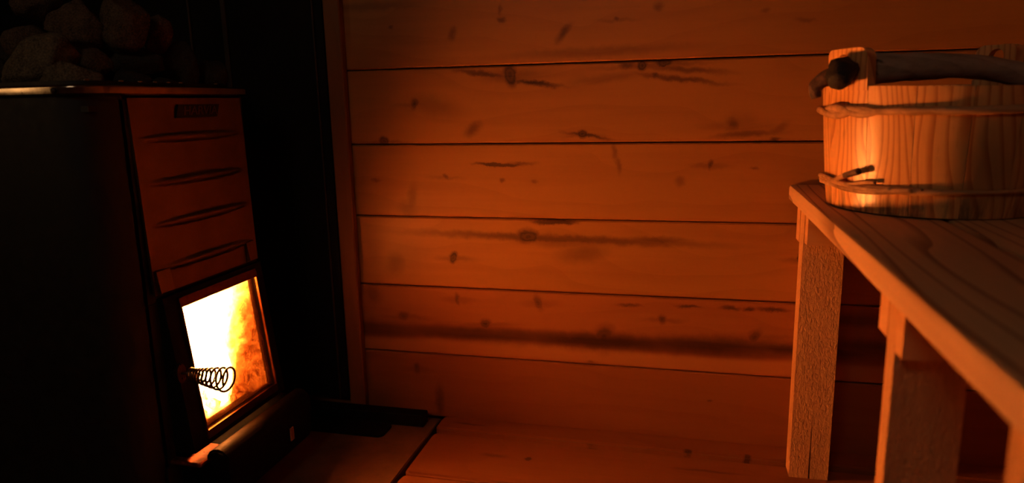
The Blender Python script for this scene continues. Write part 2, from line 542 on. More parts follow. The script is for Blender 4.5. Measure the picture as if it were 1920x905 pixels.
def B(x0, x1, y0, y1, z0, z1, bev=0.0, seg=1):
    return box(bmesh.new(), x0, x1, y0, y1, z0, z1, bev, seg)


def prism(bm, outline, axis, a0, a1, bev=0.0):
    """Extrude a 2-D outline along an axis: 'X' takes (y,z), 'Y' takes (x,z), 'Z' takes (x,y)."""
    def pt(u, v, w):
        return {'X': (w, u, v), 'Y': (u, w, v), 'Z': (u, v, w)}[axis]
    lo = [bm.verts.new(pt(u, v, a0)) for u, v in outline]
    hi = [bm.verts.new(pt(u, v, a1)) for u, v in outline]
    n = len(outline)
    fs = [bm.faces.new(lo), bm.faces.new(hi)]
    for i in range(n):
        fs.append(bm.faces.new((lo[i], lo[(i + 1) % n], hi[(i + 1) % n], hi[i])))
    if bev:
        bmesh.ops.bevel(bm, geom=list({e for f in fs[:2] for e in f.edges}), offset=bev, segments=2, affect='EDGES')
    return bm


def rounded_rect(u0, u1, v0, v1, r, n=5):
    if isinstance(r, (int, float)):
        r = (r,) * 4
    out = []
    for (cu, cv, a, rr) in ((u1 - r[0], v1 - r[0], 0, r[0]), (u0 + r[1], v1 - r[1], 90, r[1]), (u0 + r[2], v0 + r[2], 180, r[2]),
                            (u1 - r[3], v0 + r[3], 270, r[3])):
        if rr <= 1e-6:
            out.append((cu, cv))
            continue
        for i in range(n + 1):
            t = math.radians(a + 90 * i / n)
            out.append((cu + rr * math.cos(t), cv + rr * math.sin(t)))
    return out


def catmull(pts, n):
    P = [Vector(p) for p in pts]
    P = [2 * P[0] - P[1]] + P + [2 * P[-1] - P[-2]]
    out = []
    for i in range(1, len(P) - 2):
        for k in range(n):
            t = k / n
            a, b, c, d = P[i - 1], P[i], P[i + 1], P[i + 2]
            out.append(0.5 * (2 * b + (c - a) * t + (2 * a - 5 * b + 4 * c - d) * t * t + (3 * b - a - 3 * c + d) * t ** 3))
    out.append(P[-2])
    return out


def tube(bm, pts, radii, seg=10, wobble=0.0, closed=False, flat=1.0, seed=0):
    P = [Vector(p) for p in pts]
    n = len(P)
    if isinstance(radii, (int, float)):
        radii = [radii] * n
    rings = []
    nrm = None
    for i in range(n):
        if closed:
            tg = (P[(i + 1) % n] - P[i - 1]).normalized()
        else:
            tg = (P[min(i + 1, n - 1)] - P[max(i - 1, 0)]).normalized()
        if nrm is None:
            up = Vector((0, 0, 1)) if abs(tg.z) < 0.9 else Vector((1, 0, 0))
            nrm = (up - tg * up.dot(tg)).normalized()
        else:
            nrm = (nrm - tg * nrm.dot(tg)).normalized()
        bn = tg.cross(nrm)
        ring = []
        for k in range(seg):
            a = 2 * PI * k / seg
            d = nrm * math.cos(a) + bn * math.sin(a) * flat
            r = radii[i]
            if wobble:
                r *= 1 + wobble * noise.noise(Vector((P[i].x * 60 + seed, P[i].y * 60, P[i].z * 60)) + d * 1.1)
            ring.append(bm.verts.new(P[i] + d * r))
        rings.append(ring)
    m = n if closed else n - 1
    for i in range(m):
        a, b = rings[i], rings[(i + 1) % n]
        for k in range(seg):
            bm.faces.new((a[k], a[(k + 1) % seg], b[(k + 1) % seg], b[k]))
    if not closed:
        bm.faces.new(rings[0])
        bm.faces.new(rings[-1])
    return bm


def lerp_list(vals, n):
    out = []
    for i in range(n):
        t = i / (n - 1) * (len(vals) - 1)
        k = min(int(t), len(vals) - 2)
        out.append(vals[k] + (vals[k + 1] - vals[k]) * (t - k))
    return out


# ------------------------------------------------------------------ room shell
XL, XR, YF, ZT = -1.35, 0.75, -2.0, 1.95
wall_back = struct('wall_back', B(XL - 0.1, XR + 0.1, 0.02, 0.08, -0.05, ZT + 0.05), mat_plank)
PITCH = 0.13
for k in range(15):
    z0 = max(0.0, -0.003 + PITCH * k)
    z1 = min(ZT, -0.003 + PITCH * (k + 1))
    dy = random.uniform(-0.0006, 0.0006)
    bm = B(XL, XR, dy, 0.019, z0 + 0.0011, z1 - 0.0011, 0.0022)
    obj('plank', bm, mat_rows.get(k, mat_plank), wall_back)

wall_left = struct('wall_left', B(XL - 0.08, XL - 0.02, YF, 0.02, -0.05, ZT), mat_plank_y)
wall_right = struct('wall_right', B(XR + 0.02, XR + 0.08, YF, 0.02, -0.05, ZT), mat_plank_y)
wall_front = struct('wall_front', B(XL, XR, YF - 0.08, YF - 0.02, -0.05, ZT), mat_plank)
ceiling = struct('ceiling', B(XL - 0.1, XR + 0.1, YF - 0.08, 0.08, ZT, ZT + 0.05), mat_plank)
for k in range(15):
    z0, z1 = max(0.0, -0.003 + PITCH * k), min(ZT, -0.003 + PITCH * (k + 1))
    obj('plank', B(XL - 0.019, XL, YF, 0.0, z0 + 0.0011, z1 - 0.0011, 0.002), mat_plank_y, wall_left)
    obj('plank', B(XR, XR + 0.019, YF, 0.0, z0 + 0.0011, z1 - 0.0011, 0.002), mat_plank_y, wall_right)
    obj('plank', B(XL, XR, YF - 0.019, YF, z0 + 0.0011, z1 - 0.0011, 0.002), mat_plank, wall_front)

# window behind the photographer: frame and pane
win = struct('window_1', B(-0.75, -0.15, YF, YF + 0.03, 1.15, 1.75, 0.004), mat_trim)
obj('pane', B(-0.69, -0.21, YF + 0.03, YF + 0.034, 1.21, 1.69), mat_glass_clear, win)

added_win = struct('added_window', B(XL, XL + 0.025, -1.10, -0.90, 0.67, 0.93, 0.004), mat_trim)  # frame and pane added to carry the unseen left light
obj('pane', B(XL + 0.025, XL + 0.028, -1.07, -0.93, 0.70, 0.90), mat_glass_clear, added_win)

floor = struct('floor', B(XL, XR, YF, 0.02, -0.10, -0.045), mat_slab)
obj('hearth_slab', B(XL, -0.4375, YF, 0.0, -0.0445, -0.001, 0.002), mat_slab, floor)
ys = [0.0, -0.0555, -0.2040, -0.3500, -0.4960, -0.6420, -0.7880, -0.9340, -1.08, -1.226, -1.372, -1.518, -1.664, -1.81, -1.99]
for i in range(len(ys) - 1):
    y1, y0 = ys[i] - 0.003, ys[i + 1] + 0.003
    if i == 0:
        y1 = -0.001
    bm = bmesh.new()
    prism(bm, rounded_rect(-0.4310, XR, y0, y1, (0, 0.011, 0.011, 0), 4), 'Z', -0.044, 0.0 + (0.006 if i == 0 else 0.0), 0.004)
    shade_angle(obj('floor_board', bm, mat_floor, floor), 40)

trim = struct('trim_1', B(-0.6165, -0.5850, -0.017, -0.0008, 0.0, ZT, 0.002), mat_trim)

# ------------------------------------------------------------------ heat shield behind the stove
hs = tag(obj('heat_shield', B(-1.34, -0.6185, -0.016, -0.003, 0.03, 1.9, 0.001), mat_shield),
         'black metal heat shield on the wall behind the stove', 'heat shield')
for x, w in ((-0.8115, 0.0095), (-0.883, 0.004), (-0.635, 0.003)):
    obj('seam_strip', B(x - w / 2, x + w / 2, -0.021, -0.016, 0.03, 1.9, 0.001), mat_seam, hs)

bm = bmesh.new()
prism(bm, rounded_rect(-1.15, -0.515, -0.098, -0.046, 0.012), 'Z', -0.001, 0.004)
tag(obj('hearth_plate', bm, mat_shield), 'thin black metal plate with a rounded end lying beside the dark batten', 'hearth plate')
tag(obj('floor_batten', B(-1.15, -0.4570, -0.044, -0.0175, -0.001, 0.022, 0.001), mat_shield),
    'low dark batten on the slab along the foot of the plank wall', 'batten')

# ------------------------------------------------------------------ stove
stove = thing('sauna_stove', 'black wood-burning sauna stove with a glowing glass door', 'stove', (-0.86, -0.32, 0))
SX0, SX1, SY0, SY1 = -1.06, -0.688, -0.472, -0.165
# outer sheet: a C in plan, open at the front
def c_shape(t):
    r = 0.045
    rf = 0.006                                   # the far front corner is folded sharp
    pts = [(SX1, SY0 + r + 0.012)]
    for (rr, cx, cy, a) in ((r, SX1 - r, SY0 + r, 0), (r, SX0 + r, SY0 + r, -90), (r, SX0 + r, SY1 - r, -180), (rf, SX1 - rf, SY1 - rf, -270)):
        for i in range(7):
            ang = math.radians(a - 90 * i / 6)
            pts.append((cx + (rr - t) * math.cos(ang), cy + (rr - t) * math.sin(ang)))
    pts.append((SX1, SY1 - rf - 0.002))
    if t:
        pts[0] = (SX1 - t, pts[0][1])
        pts[-1] = (SX1 - t, pts[-1][1])
    return pts
bm = bmesh.new()
o_, i_ = c_shape(0.0), c_shape(0.004)
prism(bm, o_ + i_[::-1], 'Z', 0.03, 0.604)
shade_angle(obj('casing', bm, mat_iron, stove))
obj('casing_floor', B(SX0 + 0.01, SX1 - 0.006, SY0 + 0.01, SY1 - 0.01, 0.034, 0.042), mat_iron, stove)
obj('firebox_roof', B(SX0 + 0.01, SX1 - 0.006, SY0 + 0.01, SY1 - 0.01, 0.585, 0.592), mat_iron, stove)
for x in (SX0 + 0.05, SX1 - 0.06):
    for y in (SY0 + 0.05, SY1 - 0.05):
        obj('foot', B(x - 0.015, x + 0.015, y - 0.015, y + 0.015, -0.001, 0.032, 0.002), mat_iron, stove)

# lid band around the top: near side and front with a rounded corner, hollow for the stones
bm = bmesh.new()
o_ = rounded_rect(SX0 - 0.006, SX1 + 0.010, SY0 - 0.008, SY1 + 0.006, (0.012, 0.05, 0.05, 0.05), 8)
i_ = rounded_rect(SX0 + 0.006, SX1 - 0.006, SY0 + 0.006, SY1 - 0.006, (0.006, 0.04, 0.04, 0.04), 8)
n = len(o_)
lev = [(o_, 0.6070), (o_, 0.6138)]
for q_ in range(1, 6):
    ca = math.radians(18 * q_)
    d_ = 0.0036 * (1 - math.cos(ca))
    lev.append((rounded_rect(SX0 - 0.006 + d_, SX1 + 0.010 - d_, SY0 - 0.008 + d_, SY1 + 0.006 - d_, (0.012 - d_, 0.05 - d_, 0.05 - d_, 0.05 - d_), 8), 0.6138 + 0.0036 * math.sin(ca)))
lev += [(i_, 0.6174), (i_, 0.6005)]
rings = [[bm.verts.new((x, y, z)) for x, y in ol] for ol, z in lev]
for a in range(len(rings)):
    b = (a + 1) % len(rings)
    for k in range(n):
        bm.faces.new((rings[a][k], rings[a][(k + 1) % n], rings[b][(k + 1) % n], rings[b][k]))
lid = shade_angle(obj('top_rim', bm, mat_steel, stove), 30)
lid['label'] = 'bright steel rim round the stove top'
# rivet and a row of pale beads standing in for glints along the rim
bm = bmesh.new()
bmesh.ops.create_uvsphere(bm, u_segments=12, v_segments=8, radius=0.0035, matrix=Matrix.Translation((-0.722, SY0 - 0.0085, 0.6105)) @ Matrix.Diagonal((1, 0.6, 1, 1)))
obj('rivet', bm, mat_iron, lid, True)
bm = bmesh.new()
o_ = rounded_rect(SX0 + 0.010, SX1 - 0.0095, SY0 + 0.010, SY1 - 0.010, 0.036, 8)
i_ = rounded_rect(SX0 + 0.0125, SX1 - 0.012, SY0 + 0.0125, SY1 - 0.0125, 0.034, 8)
n = len(o_)
rings = [[bm.verts.new((x, y, z)) for x, y in ol] for ol, z in ((o_, 0.6005), (o_, 0.6225), (i_, 0.6225), (i_, 0.6005))]
for a in range(4):
    b = (a + 1) % 4
    for k in range(n):
        bm.faces.new((rings[a][k], rings[a][(k + 1) % n], rings[b][(k + 1) % n], rings[b][k]))
shade_angle(obj('stone_collar', bm, mat_iron, stove), 30)
for y in (-0.455, -0.402, -0.369, -0.342, -0.317, -0.292, -0.215):
    bm = bmesh.new()
    bmesh.ops.create_uvsphere(bm, u_segments=12, v_segments=6, radius=0.0042,
                              matrix=Matrix.Translation((SX1 - 0.0095, y, 0.6226)) @ Matrix.Diagonal((0.4, 1.1, 0.32, 1)))
    obj('rim_glint', bm, mat_glint, lid, True)

# front structure: a header panel, side stiles and the louvred cover plate
FX = -0.686
obj('front_header', B(FX - 0.008, FX - 0.002, SY0 + 0.05, SY1 - 0.004, 0.330, 0.600, 0.001), mat_iron, stove)
obj('front_stile', B(FX - 0.008, FX - 0.002, SY0 + 0.05, -0.385, 0.06, 0.330, 0.001), mat_iron, stove)
obj('front_stile', B(FX - 0.008, FX - 0.002, -0.1740, SY1 - 0.004, 0.06, 0.330, 0.001), mat_iron, stove)

PL_Y0, PL_Y1, PL_Z0, PL_Z1 = -0.409, -0.176, 0.342, 0.6015
LOUV = [0.5485, 0.4900, 0.4345, 0.3755]
def plate_bump(y, z):
    h = 0.0
    for zl in LOUV:
        u = (y - (-0.292)) / 0.105
        if abs(u) < 1:
            amp = 0.0065 * (1 - u * u) ** 0.8
            half = 0.0072 * (1 - u * u) ** 0.5 + 1e-5
            d = (z - zl) / half
            if -1 < d < 1:
                h = max(h, amp * (1 - d * d) ** 0.7)
            elif d >= 1:                      # sheet swells gently above each louvre lip
                h = max(h, amp * 0.25 * max(0, 1 - (d - 1) / 3.0) ** 2)
    return h
bm = bmesh.new()
NY, NZ = 48, 150
g = []
for j in range(NZ + 1):
    z = PL_Z0 + (PL_Z1 - PL_Z0) * j / NZ
    row = []
    for i in range(NY + 1):
        y = PL_Y0 + (PL_Y1 - PL_Y0) * i / NY
        zz = z
        if j == 0:
            zz = z
        x = FX + 0.006 * (1 - j / NZ) + plate_bump(y, z)
        row.append(bm.verts.new((x, y, zz)))
    g.append(row)
for j in range(NZ):
    for i in range(NY):
        bm.faces.new((g[j][i], g[j][i + 1], g[j + 1][i + 1], g[j + 1][i]))
# folded edges give the sheet its thickness
edge = [g[0][i] for i in range(NY + 1)] + [g[j][NY] for j in range(1, NZ + 1)] + [g[NZ][i] for i in range(NY - 1, -1, -1)] + [g[j][0] for j in range(NZ - 1, 0, -1)]
back = [bm.verts.new((v.co.x - 0.0035, v.co.y, v.co.z)) for v in edge]
for k in range(len(edge)):
    bm.faces.new((edge[k], edge[(k + 1) % len(edge)], back[(k + 1) % len(back)], back[k]))
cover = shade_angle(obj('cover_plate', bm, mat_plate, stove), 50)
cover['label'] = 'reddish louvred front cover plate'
# bent tabs at the foot of the cover plate
for (ya, yb) in ((PL_Y0 + 0.004, PL_Y0 + 0.030), (PL_Y1 - 0.030, PL_Y1 - 0.010)):
    bm = bmesh.new()
    prism(bm, [(FX + 0.0062, 0.342), (FX + 0.0128, 0.345), (FX + 0.0082, 0.374), (FX + 0.0058, 0.376)], 'Y', ya, yb)
    obj('bent_tab', bm, mat_plate, cover)
# badge with its lettering
bm = bmesh.new()
by0, by1, bz0, bz1 = -0.3235, -0.2350, 0.5742, 0.5925
prism(bm, [(by0 - 0.004, bz0), (by1 - 0.004, bz0), (by1 + 0.003, bz1), (by0 + 0.003, bz1)], 'X', FX + 0.0005, FX + 0.0030)
badge = obj('badge', bm, mat_badge, cover)
badge['label'] = 'black maker badge with pale letters'
cu = bpy.data.curves.new('badge_lettering', 'FONT')
cu.body = 'HARVIA'
cu.size = 0.0225
cu.shear = 0.18
cu.extrude = 0.0005
cu.offset = 0.00035
cu.align_x, cu.align_y = 'CENTER', 'CENTER'
tmp = bpy.data.objects.new('tmp_text', cu)
C.objects.link(tmp)
bpy.context.view_layer.update()
me = bpy.data.meshes.new_from_object(tmp.evaluated_get(bpy.context.evaluated_depsgraph_get()))
bpy.data.objects.remove(tmp)
w_ = max(v.co.x for v in me.vertices) - min(v.co.x for v in me.vertices)
k_ = 0.072 / w_
me.transform(Matrix(((0, 0, 1, FX + 0.0034), (k_, 0, 0, (by0 + by1) / 2 + 0.003), (0, 0.0125 / 0.0165, 0, (bz0 + bz1) / 2), (0, 0, 0, 1))))
me.materials.clear()
link_mesh('lettering', me, mat_letter, badge)

# ---- door: leaning frame (bottom 2 cm further out), glass, lips, spring handle
DY0, DY1, DZ0, DZ1 = -0.399, -0.172, 0.112, 0.336
GY0, GY1, GZ0, GZ1 = -0.3705, -0.1945, 0.132, 0.3195
def lean(z):
    return -0.6800 + 0.0200 * (0.3195 - z) / 0.1875
def dpt(y, z, off=0.0):
    return (lean(z) + off, y, z)
door = None
def door_slab(bm, y0, y1, z0, z1, off0, off1):
    vv = [bm.verts.new(dpt(y, z, o)) for o in (off0, off1) for y in (y0, y1) for z in (z0, z1)]
    for f in ((0, 1, 3, 2), (4, 6, 7, 5), (0, 4, 5, 1), (2, 3, 7, 6), (0, 2, 6, 4), (1, 5, 7, 3)):
        bm.faces.new([vv[i] for i in f])
bm = bmesh.new()
door_slab(bm, DY0, GY0, DZ0, DZ1, -0.012, 0.003)
door_slab(bm, GY1, DY1, DZ0, DZ1, -0.012, 0.003)
door_slab(bm, GY0, GY1, GZ1, DZ1, -0.012, 0.003)
door_slab(bm, GY0, GY1, DZ0, GZ0, -0.012, 0.003)
bmesh.ops.remove_doubles(bm, verts=bm.verts[:], dist=1e-6)
door = obj('door', bm, mat_door, stove)
# door box: cheeks and sill that close the gap between the leaning door and the casing
for ya, yb in ((DY0, DY0 + 0.005), (DY1 - 0.005, DY1)):
    bm = bmesh.new()
    prism(bm, [(-0.696, 0.1046), (lean(DZ0) - 0.012, 0.1046), (lean(DZ0) - 0.012, DZ0), (lean(DZ1) - 0.0121, DZ1 - 0.001), (-0.696, DZ1 - 0.001)], 'Y', ya, yb)
    obj('door_cheek', bm, mat_door, door)
obj('door_sill', B(-0.712, lean(DZ0) - 0.0121, DY0, DY1, 0.1048, 0.1118), mat_door, door)
obj('door_head', B(-0.712, lean(DZ1) - 0.0122, DY0, DY1, DZ1 - 0.008, DZ1 - 0.001), mat_door, door)
bm = bmesh.new()
door_slab(bm, GY0, GY1, GZ0, GZ1, -0.007, -0.003)
glass = obj('glass_pane', bm, mat_soot, door)
glass['label'] = 'glowing soot-browned door glass'
for a in ((GY0 - 0.001, GY1 + 0.001, GZ1 - 0.0035, GZ1 + 0.010), (GY0 - 0.001, GY1 + 0.001, GZ0 - 0.011, GZ0 + 0.001),
          (GY0 - 0.0022, GY0 + 0.0008, GZ0 - 0.006, GZ1 + 0.010), (GY1 - 0.0008, GY1 + 0.0022, GZ0 - 0.002, GZ1 + 0.006)):
    bm = bmesh.new()
    door_slab(bm, *a, 0.003, 0.0065)
    obj('glass_lip', bm, mat_doorlip, door)

# spring handle, axis straight out of the door
hz, hy = 0.2300, -0.3970
base = Vector((lean(hz) + 0.003, hy, hz))
bm = bmesh.new()
prism(bm, [(hy + 0.011 * math.cos(t) * 0.8, hz + 0.014 * math.sin(t)) for t in [2 * PI * k / 14 for k in range(14)]], 'X', base.x - 0.002, base.x + 0.004)
hb = obj('handle_mount', bm, mat_spring, door)
bm = bmesh.new()
pts = []
N = 190
turns = 9.5
L = 0.064
for k in range(N + 1):
    t = k / N
    r = 0.0078 + 0.0095 * max(0.0, (t - 0.15) / 0.85) ** 1.25
    a = 2 * PI * turns * t
    adv = 0.017 + L * (t * 0.62 + 0.38 * t ** 3.2)
    pts.append((base.x + adv, hy + r * math.cos(a), hz - 0.004 * t + r * math.sin(a)))
stem = [(base.x, hy, hz), (base.x + 0.006, hy, hz), (base.x + 0.012, hy + 0.001, hz + 0.001), (base.x + 0.018, hy + 0.006, hz + 0.002)]
tube(bm, stem + pts, 0.0017, 8)
sp = obj('spring_handle', bm, mat_spring, door, True)
sp['label'] = 'coiled wire spring handle widening outwards'

# ledge under the door, ash drawer with a rolled front
obj('ash_ledge', B(-0.690, -0.640, -0.352, -0.175, 0.098, 0.1040, 0.001), mat_drawer, stove)  # black here stands in for the shade along the ledge
o = obj('ledge_lit_end', B(-0.690, -0.638, -0.412, -0.352, 0.098, 0.1045, 0.003, 2), mat_ledge_lit, stove)
o['label'] = 'metal ledge end, firelight painted into its red colour'
bm = bmesh.new()
prof = [(-0.684, 0.035), (-0.612, 0.035), (-0.606, 0.045), (-0.604, 0.085)]
for i in range(9):
    a = math.radians(-10 + 190 * i / 8)
    prof.append((-0.6225 + 0.0185 * math.cos(a), 0.1015 + 0.0185 * math.sin(a)))
prof += [(-0.641, 0.094), (-0.684, 0.094)]
prism(bm, prof, 'Y', -0.398, -0.176, 0.003)
dr = shade_angle(obj('ash_drawer', bm, mat_drawer, stove), 35)
obj('drawer_tab', B(-0.6042, -0.6015, -0.2465, -0.2365, 0.0585, 0.0805, 0.0008), mat_tag, dr)
obj('plinth', B(-0.70, -0.684, SY0 + 0.05, SY1 - 0.05, 0.031, 0.098), mat_iron, stove)
bm = bmesh.new()
prism(bm, [(-0.162 + 0.006 * math.cos(2 * PI * k / 12), 0.146 + 0.006 * math.sin(2 * PI * k / 12)) for k in range(12)], 'X', -0.686, -0.679)
obj('hinge_pin', bm, mat_seam, stove)

# firebricks inside
for a in ((-0.93, -0.697, -0.425, -0.3995, 0.108, 0.38), (-0.945, -0.93, -0.425, -0.172, 0.108, 0.38),
          (-0.945, -0.70, -0.425, -0.172, 0.099, 0.108), (-0.945, -0.70, -0.425, -0.172, 0.38, 0.392)):
    obj('firebrick', B(*a), mat_brick_dim if a[1] == -0.697 else mat_brick, stove)
bm = bmesh.new()
prism(bm, [(-0.93, 0.112), (lean(0.112) - 0.0125, 0.112), (lean(0.33) - 0.0125, 0.33), (-0.72, 0.38), (-0.93, 0.38)], 'Y', -0.1925, -0.1745)
obj('firebrick', bm, mat_brick, stove)

# ------------------------------------------------------------------ fire
fire = thing('fire', 'bright fire blazing behind the stove glass', 'fire', (-0.80, -0.29, 0.11))
def flame(cx, cy, z0, h, r, seed):
    bm = bmesh.new()
    rings = []
    n, m = 12, 14
    for j in range(n):
        t = j / (n - 1)
        rr = r * (math.sin(PI * min(1, t * 0.82 + 0.18)) ** 0.8) * (1 - 0.55 * t) + 0.001
        ox = 0.018 * noise.noise(Vector((seed, t * 2.2, 0))) * t
        oy = 0.03 * noise.noise(Vector((0, t * 2.2, seed))) * t
        ring = []
        for k in range(m):
            a = 2 * PI * k / m
            q_ = 1 + 0.35 * noise.noise(Vector((math.cos(a) + seed, math.sin(a), t * 4)))
            ring.append(bm.verts.new((cx + ox + rr * q_ * math.cos(a) * 0.8, cy + oy + rr * q_ * math.sin(a), z0 + h * t)))
        rings.append(ring)
    for j in range(n - 1):
        for k in range(m):
            bm.faces.new((rings[j][k], rings[j][(k + 1) % m], rings[j + 1][(k + 1) % m], rings[j + 1][k]))
    bm.faces.new(rings[0])
    bm.faces.new(rings[-1])
    return obj('flame', bm, mat_flame, fire, True)
for i, (cx, cy, h, r) in enumerate(((-0.790, -0.358, 0.225, 0.044), (-0.785, -0.310, 0.25, 0.048), (-0.790, -0.262, 0.245, 0.046), (-0.795, -0.222, 0.205, 0.036),
                                    (-0.850, -0.350, 0.25, 0.046), (-0.855, -0.290, 0.26, 0.050), (-0.850, -0.232, 0.24, 0.042), (-0.738, -0.232, 0.205, 0.030))):
    flame(cx, cy, 0.112, h, r, i * 3.7)
bm = bmesh.new()
ER = random.Random(3)
for k in range(70):
    x, y = ER.uniform(-0.91, -0.715), ER.uniform(-0.395, -0.192)
    r = ER.uniform(0.006, 0.013)
    bmesh.ops.create_icosphere(bm, subdivisions=1, radius=r, matrix=Matrix.Translation((x, y, 0.108 + r * 0.7)) @ Matrix.Rotation(ER.uniform(0, 3), 4, 'X') @ Matrix.Diagonal((1, 1.3, 0.8, 1)))
em = obj('ember_bed', bm, mat_ember, fire)
em['kind'] = 'stuff'

# ------------------------------------------------------------------ stones heaped on the stove
def stone(cx, cy, cz, a, b, c, seed, label, rotz=0.0, tilt=0.0, mat=0):
    bm = bmesh.new()
    bmesh.ops.create_icosphere(bm, subdivisions=4, radius=1.0)
    R_ = random.Random(seed)
    planes = []
    for k in range(13):
        d = Vector((R_.gauss(0, 1), R_.gauss(0, 1), R_.gauss(0, 1))).normalized()
        planes.append((d, R_.uniform(0.62, 0.9)))
    for v in bm.verts:
        p = v.co.copy()
        for d, h in planes:
            s = p.dot(d)
            if s > h:
                p -= d * (s - h) * 0.92
        nn = p.normalized()
        p += nn * (0.07 * noise.noise(p * 2.2 + Vector((seed, 0, 0))) + 0.035 * noise.noise(p * 7 + Vector((0, seed, 0))))
        v.co = Vector((p.x * a, p.y * b, p.z * c)) * 1.12
    bmesh.ops.rotate(bm, verts=bm.verts[:], matrix=Matrix.Rotation(rotz, 3, 'Z') @ Matrix.Rotation(tilt, 3, 'Y'))
    o = obj('sauna_stone', bm, mat_stone[mat], None, True)
    o.location = (cx, cy, cz)
    return tag(o, label, 'stone', 'stones heaped on the stove')

stones = [
    (-0.803, -0.415, 0.648, 0.052, 0.030, 0.028, 'wide slanting grey stone at the left of the heap, just above the rim', 0.2, -0.45, 0),
    (-0.745, -0.430, 0.6215, 0.034, 0.022, 0.025, 'small pale speckled stone resting at the front left rim', 0.3, 0.0, 0),
    (-0.806, -0.350, 0.700, 0.038, 0.030, 0.036, 'large upright dark stone in the middle of the heap', 0.1, 0.2, 1),
    (-0.750, -0.325, 0.703, 0.029, 0.026, 0.036, 'tall rounded reddish stone right of the large upright one', 0.4, 0.1, 1),
    (-0.905, -0.340, 0.682, 0.034, 0.025, 0.024, 'brown stone peeking out behind the wide slanting one', 0.0, 0.3, 1),
    (-0.930, -0.290, 0.739, 0.045, 0.030, 0.024, 'dim stone at the very top left of the heap', 0.0, 0.0, 1),
    (-0.752, -0.262, 0.696, 0.018, 0.020, 0.028, 'narrow brown stone standing right of the tall rounded one', 0.2, 0.3, 1),
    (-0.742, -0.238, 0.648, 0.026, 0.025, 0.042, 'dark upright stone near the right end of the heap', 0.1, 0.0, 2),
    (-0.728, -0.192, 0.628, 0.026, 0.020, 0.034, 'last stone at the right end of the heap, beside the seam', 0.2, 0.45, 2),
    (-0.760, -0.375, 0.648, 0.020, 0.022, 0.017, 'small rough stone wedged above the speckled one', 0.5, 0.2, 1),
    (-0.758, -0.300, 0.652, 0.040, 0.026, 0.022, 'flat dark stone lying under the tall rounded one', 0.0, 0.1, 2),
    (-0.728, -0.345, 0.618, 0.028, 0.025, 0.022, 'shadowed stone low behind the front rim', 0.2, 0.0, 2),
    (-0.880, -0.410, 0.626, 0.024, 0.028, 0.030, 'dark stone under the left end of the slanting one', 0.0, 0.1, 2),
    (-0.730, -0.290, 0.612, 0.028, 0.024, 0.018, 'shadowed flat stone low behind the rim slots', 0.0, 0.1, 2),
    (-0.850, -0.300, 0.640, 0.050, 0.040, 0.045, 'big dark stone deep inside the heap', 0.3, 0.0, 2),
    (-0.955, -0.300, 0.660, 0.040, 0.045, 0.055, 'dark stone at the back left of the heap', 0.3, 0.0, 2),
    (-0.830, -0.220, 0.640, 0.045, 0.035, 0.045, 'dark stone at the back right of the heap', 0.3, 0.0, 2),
]
for i, (x, y, z, a, b, c, lab, rz, ti, mt) in enumerate(stones):
    stone(x, y, z, a, b, c, i * 11 + 3, lab, rz, ti, mt)

# ------------------------------------------------------------------ bench
bench = thing('sauna_bench', 'low pine sauna bench running along the right, the bucket on it', 'bench', (0.40, -0.70, 0))
BZ = lambda y: 0.4440 + 0.0060 * (1 + y)
BT = 0.0235
bx = [0.1610, 0.2835, 0.4080, 0.5325, 0.6570]
for i in range(4):
    x0, x1 = bx[i] + (0.0 if i == 0 else 0.0016), bx[i + 1] - 0.0016
    bm = bmesh.new()
    y0, y1 = -1.75, -0.004
    NS = 40
    secs = []
    for s in range(NS + 1):
        y = y0 + (y1 - y0) * s / NS
        zt = BZ(y) + (0.0 if i == 0 else 0.0008)
        r = 0.0045
        e = 0.0009 * noise.noise(Vector((y * 14, i * 3.1, 0)))
        sec = [(x0 + e, zt - r), (x0 + r * 0.3 + e, zt - r * 0.3), (x0 + r + e, zt), (x1 - r, zt), (x1 - r * 0.3, zt - r * 0.3), (x1, zt - r),
               (x1, zt - BT + 0.002), (x1 - 0.002, zt - BT), (x0 + 0.002 + e, zt - BT), (x0 + e, zt - BT + 0.002)]
        secs.append([bm.verts.new((a, y, b)) for a, b in sec])
    for s in range(NS):
        for k in range(10):
            bm.faces.new((secs[s][k], secs[s][(k + 1) % 10], secs[s + 1][(k + 1) % 10], secs[s + 1][k]))
    bm.faces.new(secs[0])
    bm.faces.new(secs[-1])
    o = shade_angle(obj('seat_board', bm, mat_bench, bench), 40)

UB = lambda y: BZ(y) - BT - 0.0006          # underside
def leg(y0, y1, x0=0.172, x1=0.2285, z0=0.0005, crack=False):
    bm = bmesh.new()
    if crack:    # two boards side by side, split open towards the floor
        xm = 0.2010
        prism(bm, [(x0, z0), (xm - 0.0013, z0), (xm - 0.0008, 0.07), (xm, 0.11), (xm + 0.0004, 0.07), (xm + 0.0012, z0), (x1, z0), (x1, UB(y1)), (x0, UB(y1))], 'Y', y0, y1)
    else:
        box(bm, x0, x1, y0, y1, z0, UB(y1), 0.001)
    return obj('leg', bm, mat_leg, bench)
leg(-0.0925, -0.058, z0=0.0005, crack=True)
obj('shade_upright', B(0.1845, 0.2280, -0.0575, -0.0012, 0.0065, UB(0) - 0.058, 0.001), mat_leg, bench)  # hidden upright added behind the leg to shade the wall
leg(-0.5600, -0.5385)
leg(-0.7900, -0.7680)
leg(-1.30, -1.265)
for y in (-0.0925, -0.56, -0.79, -1.30):
    obj('leg', B(0.60, 0.645, y, y + 0.03, 0.0005, UB(y + 0.03), 0.001), mat_leg, bench)
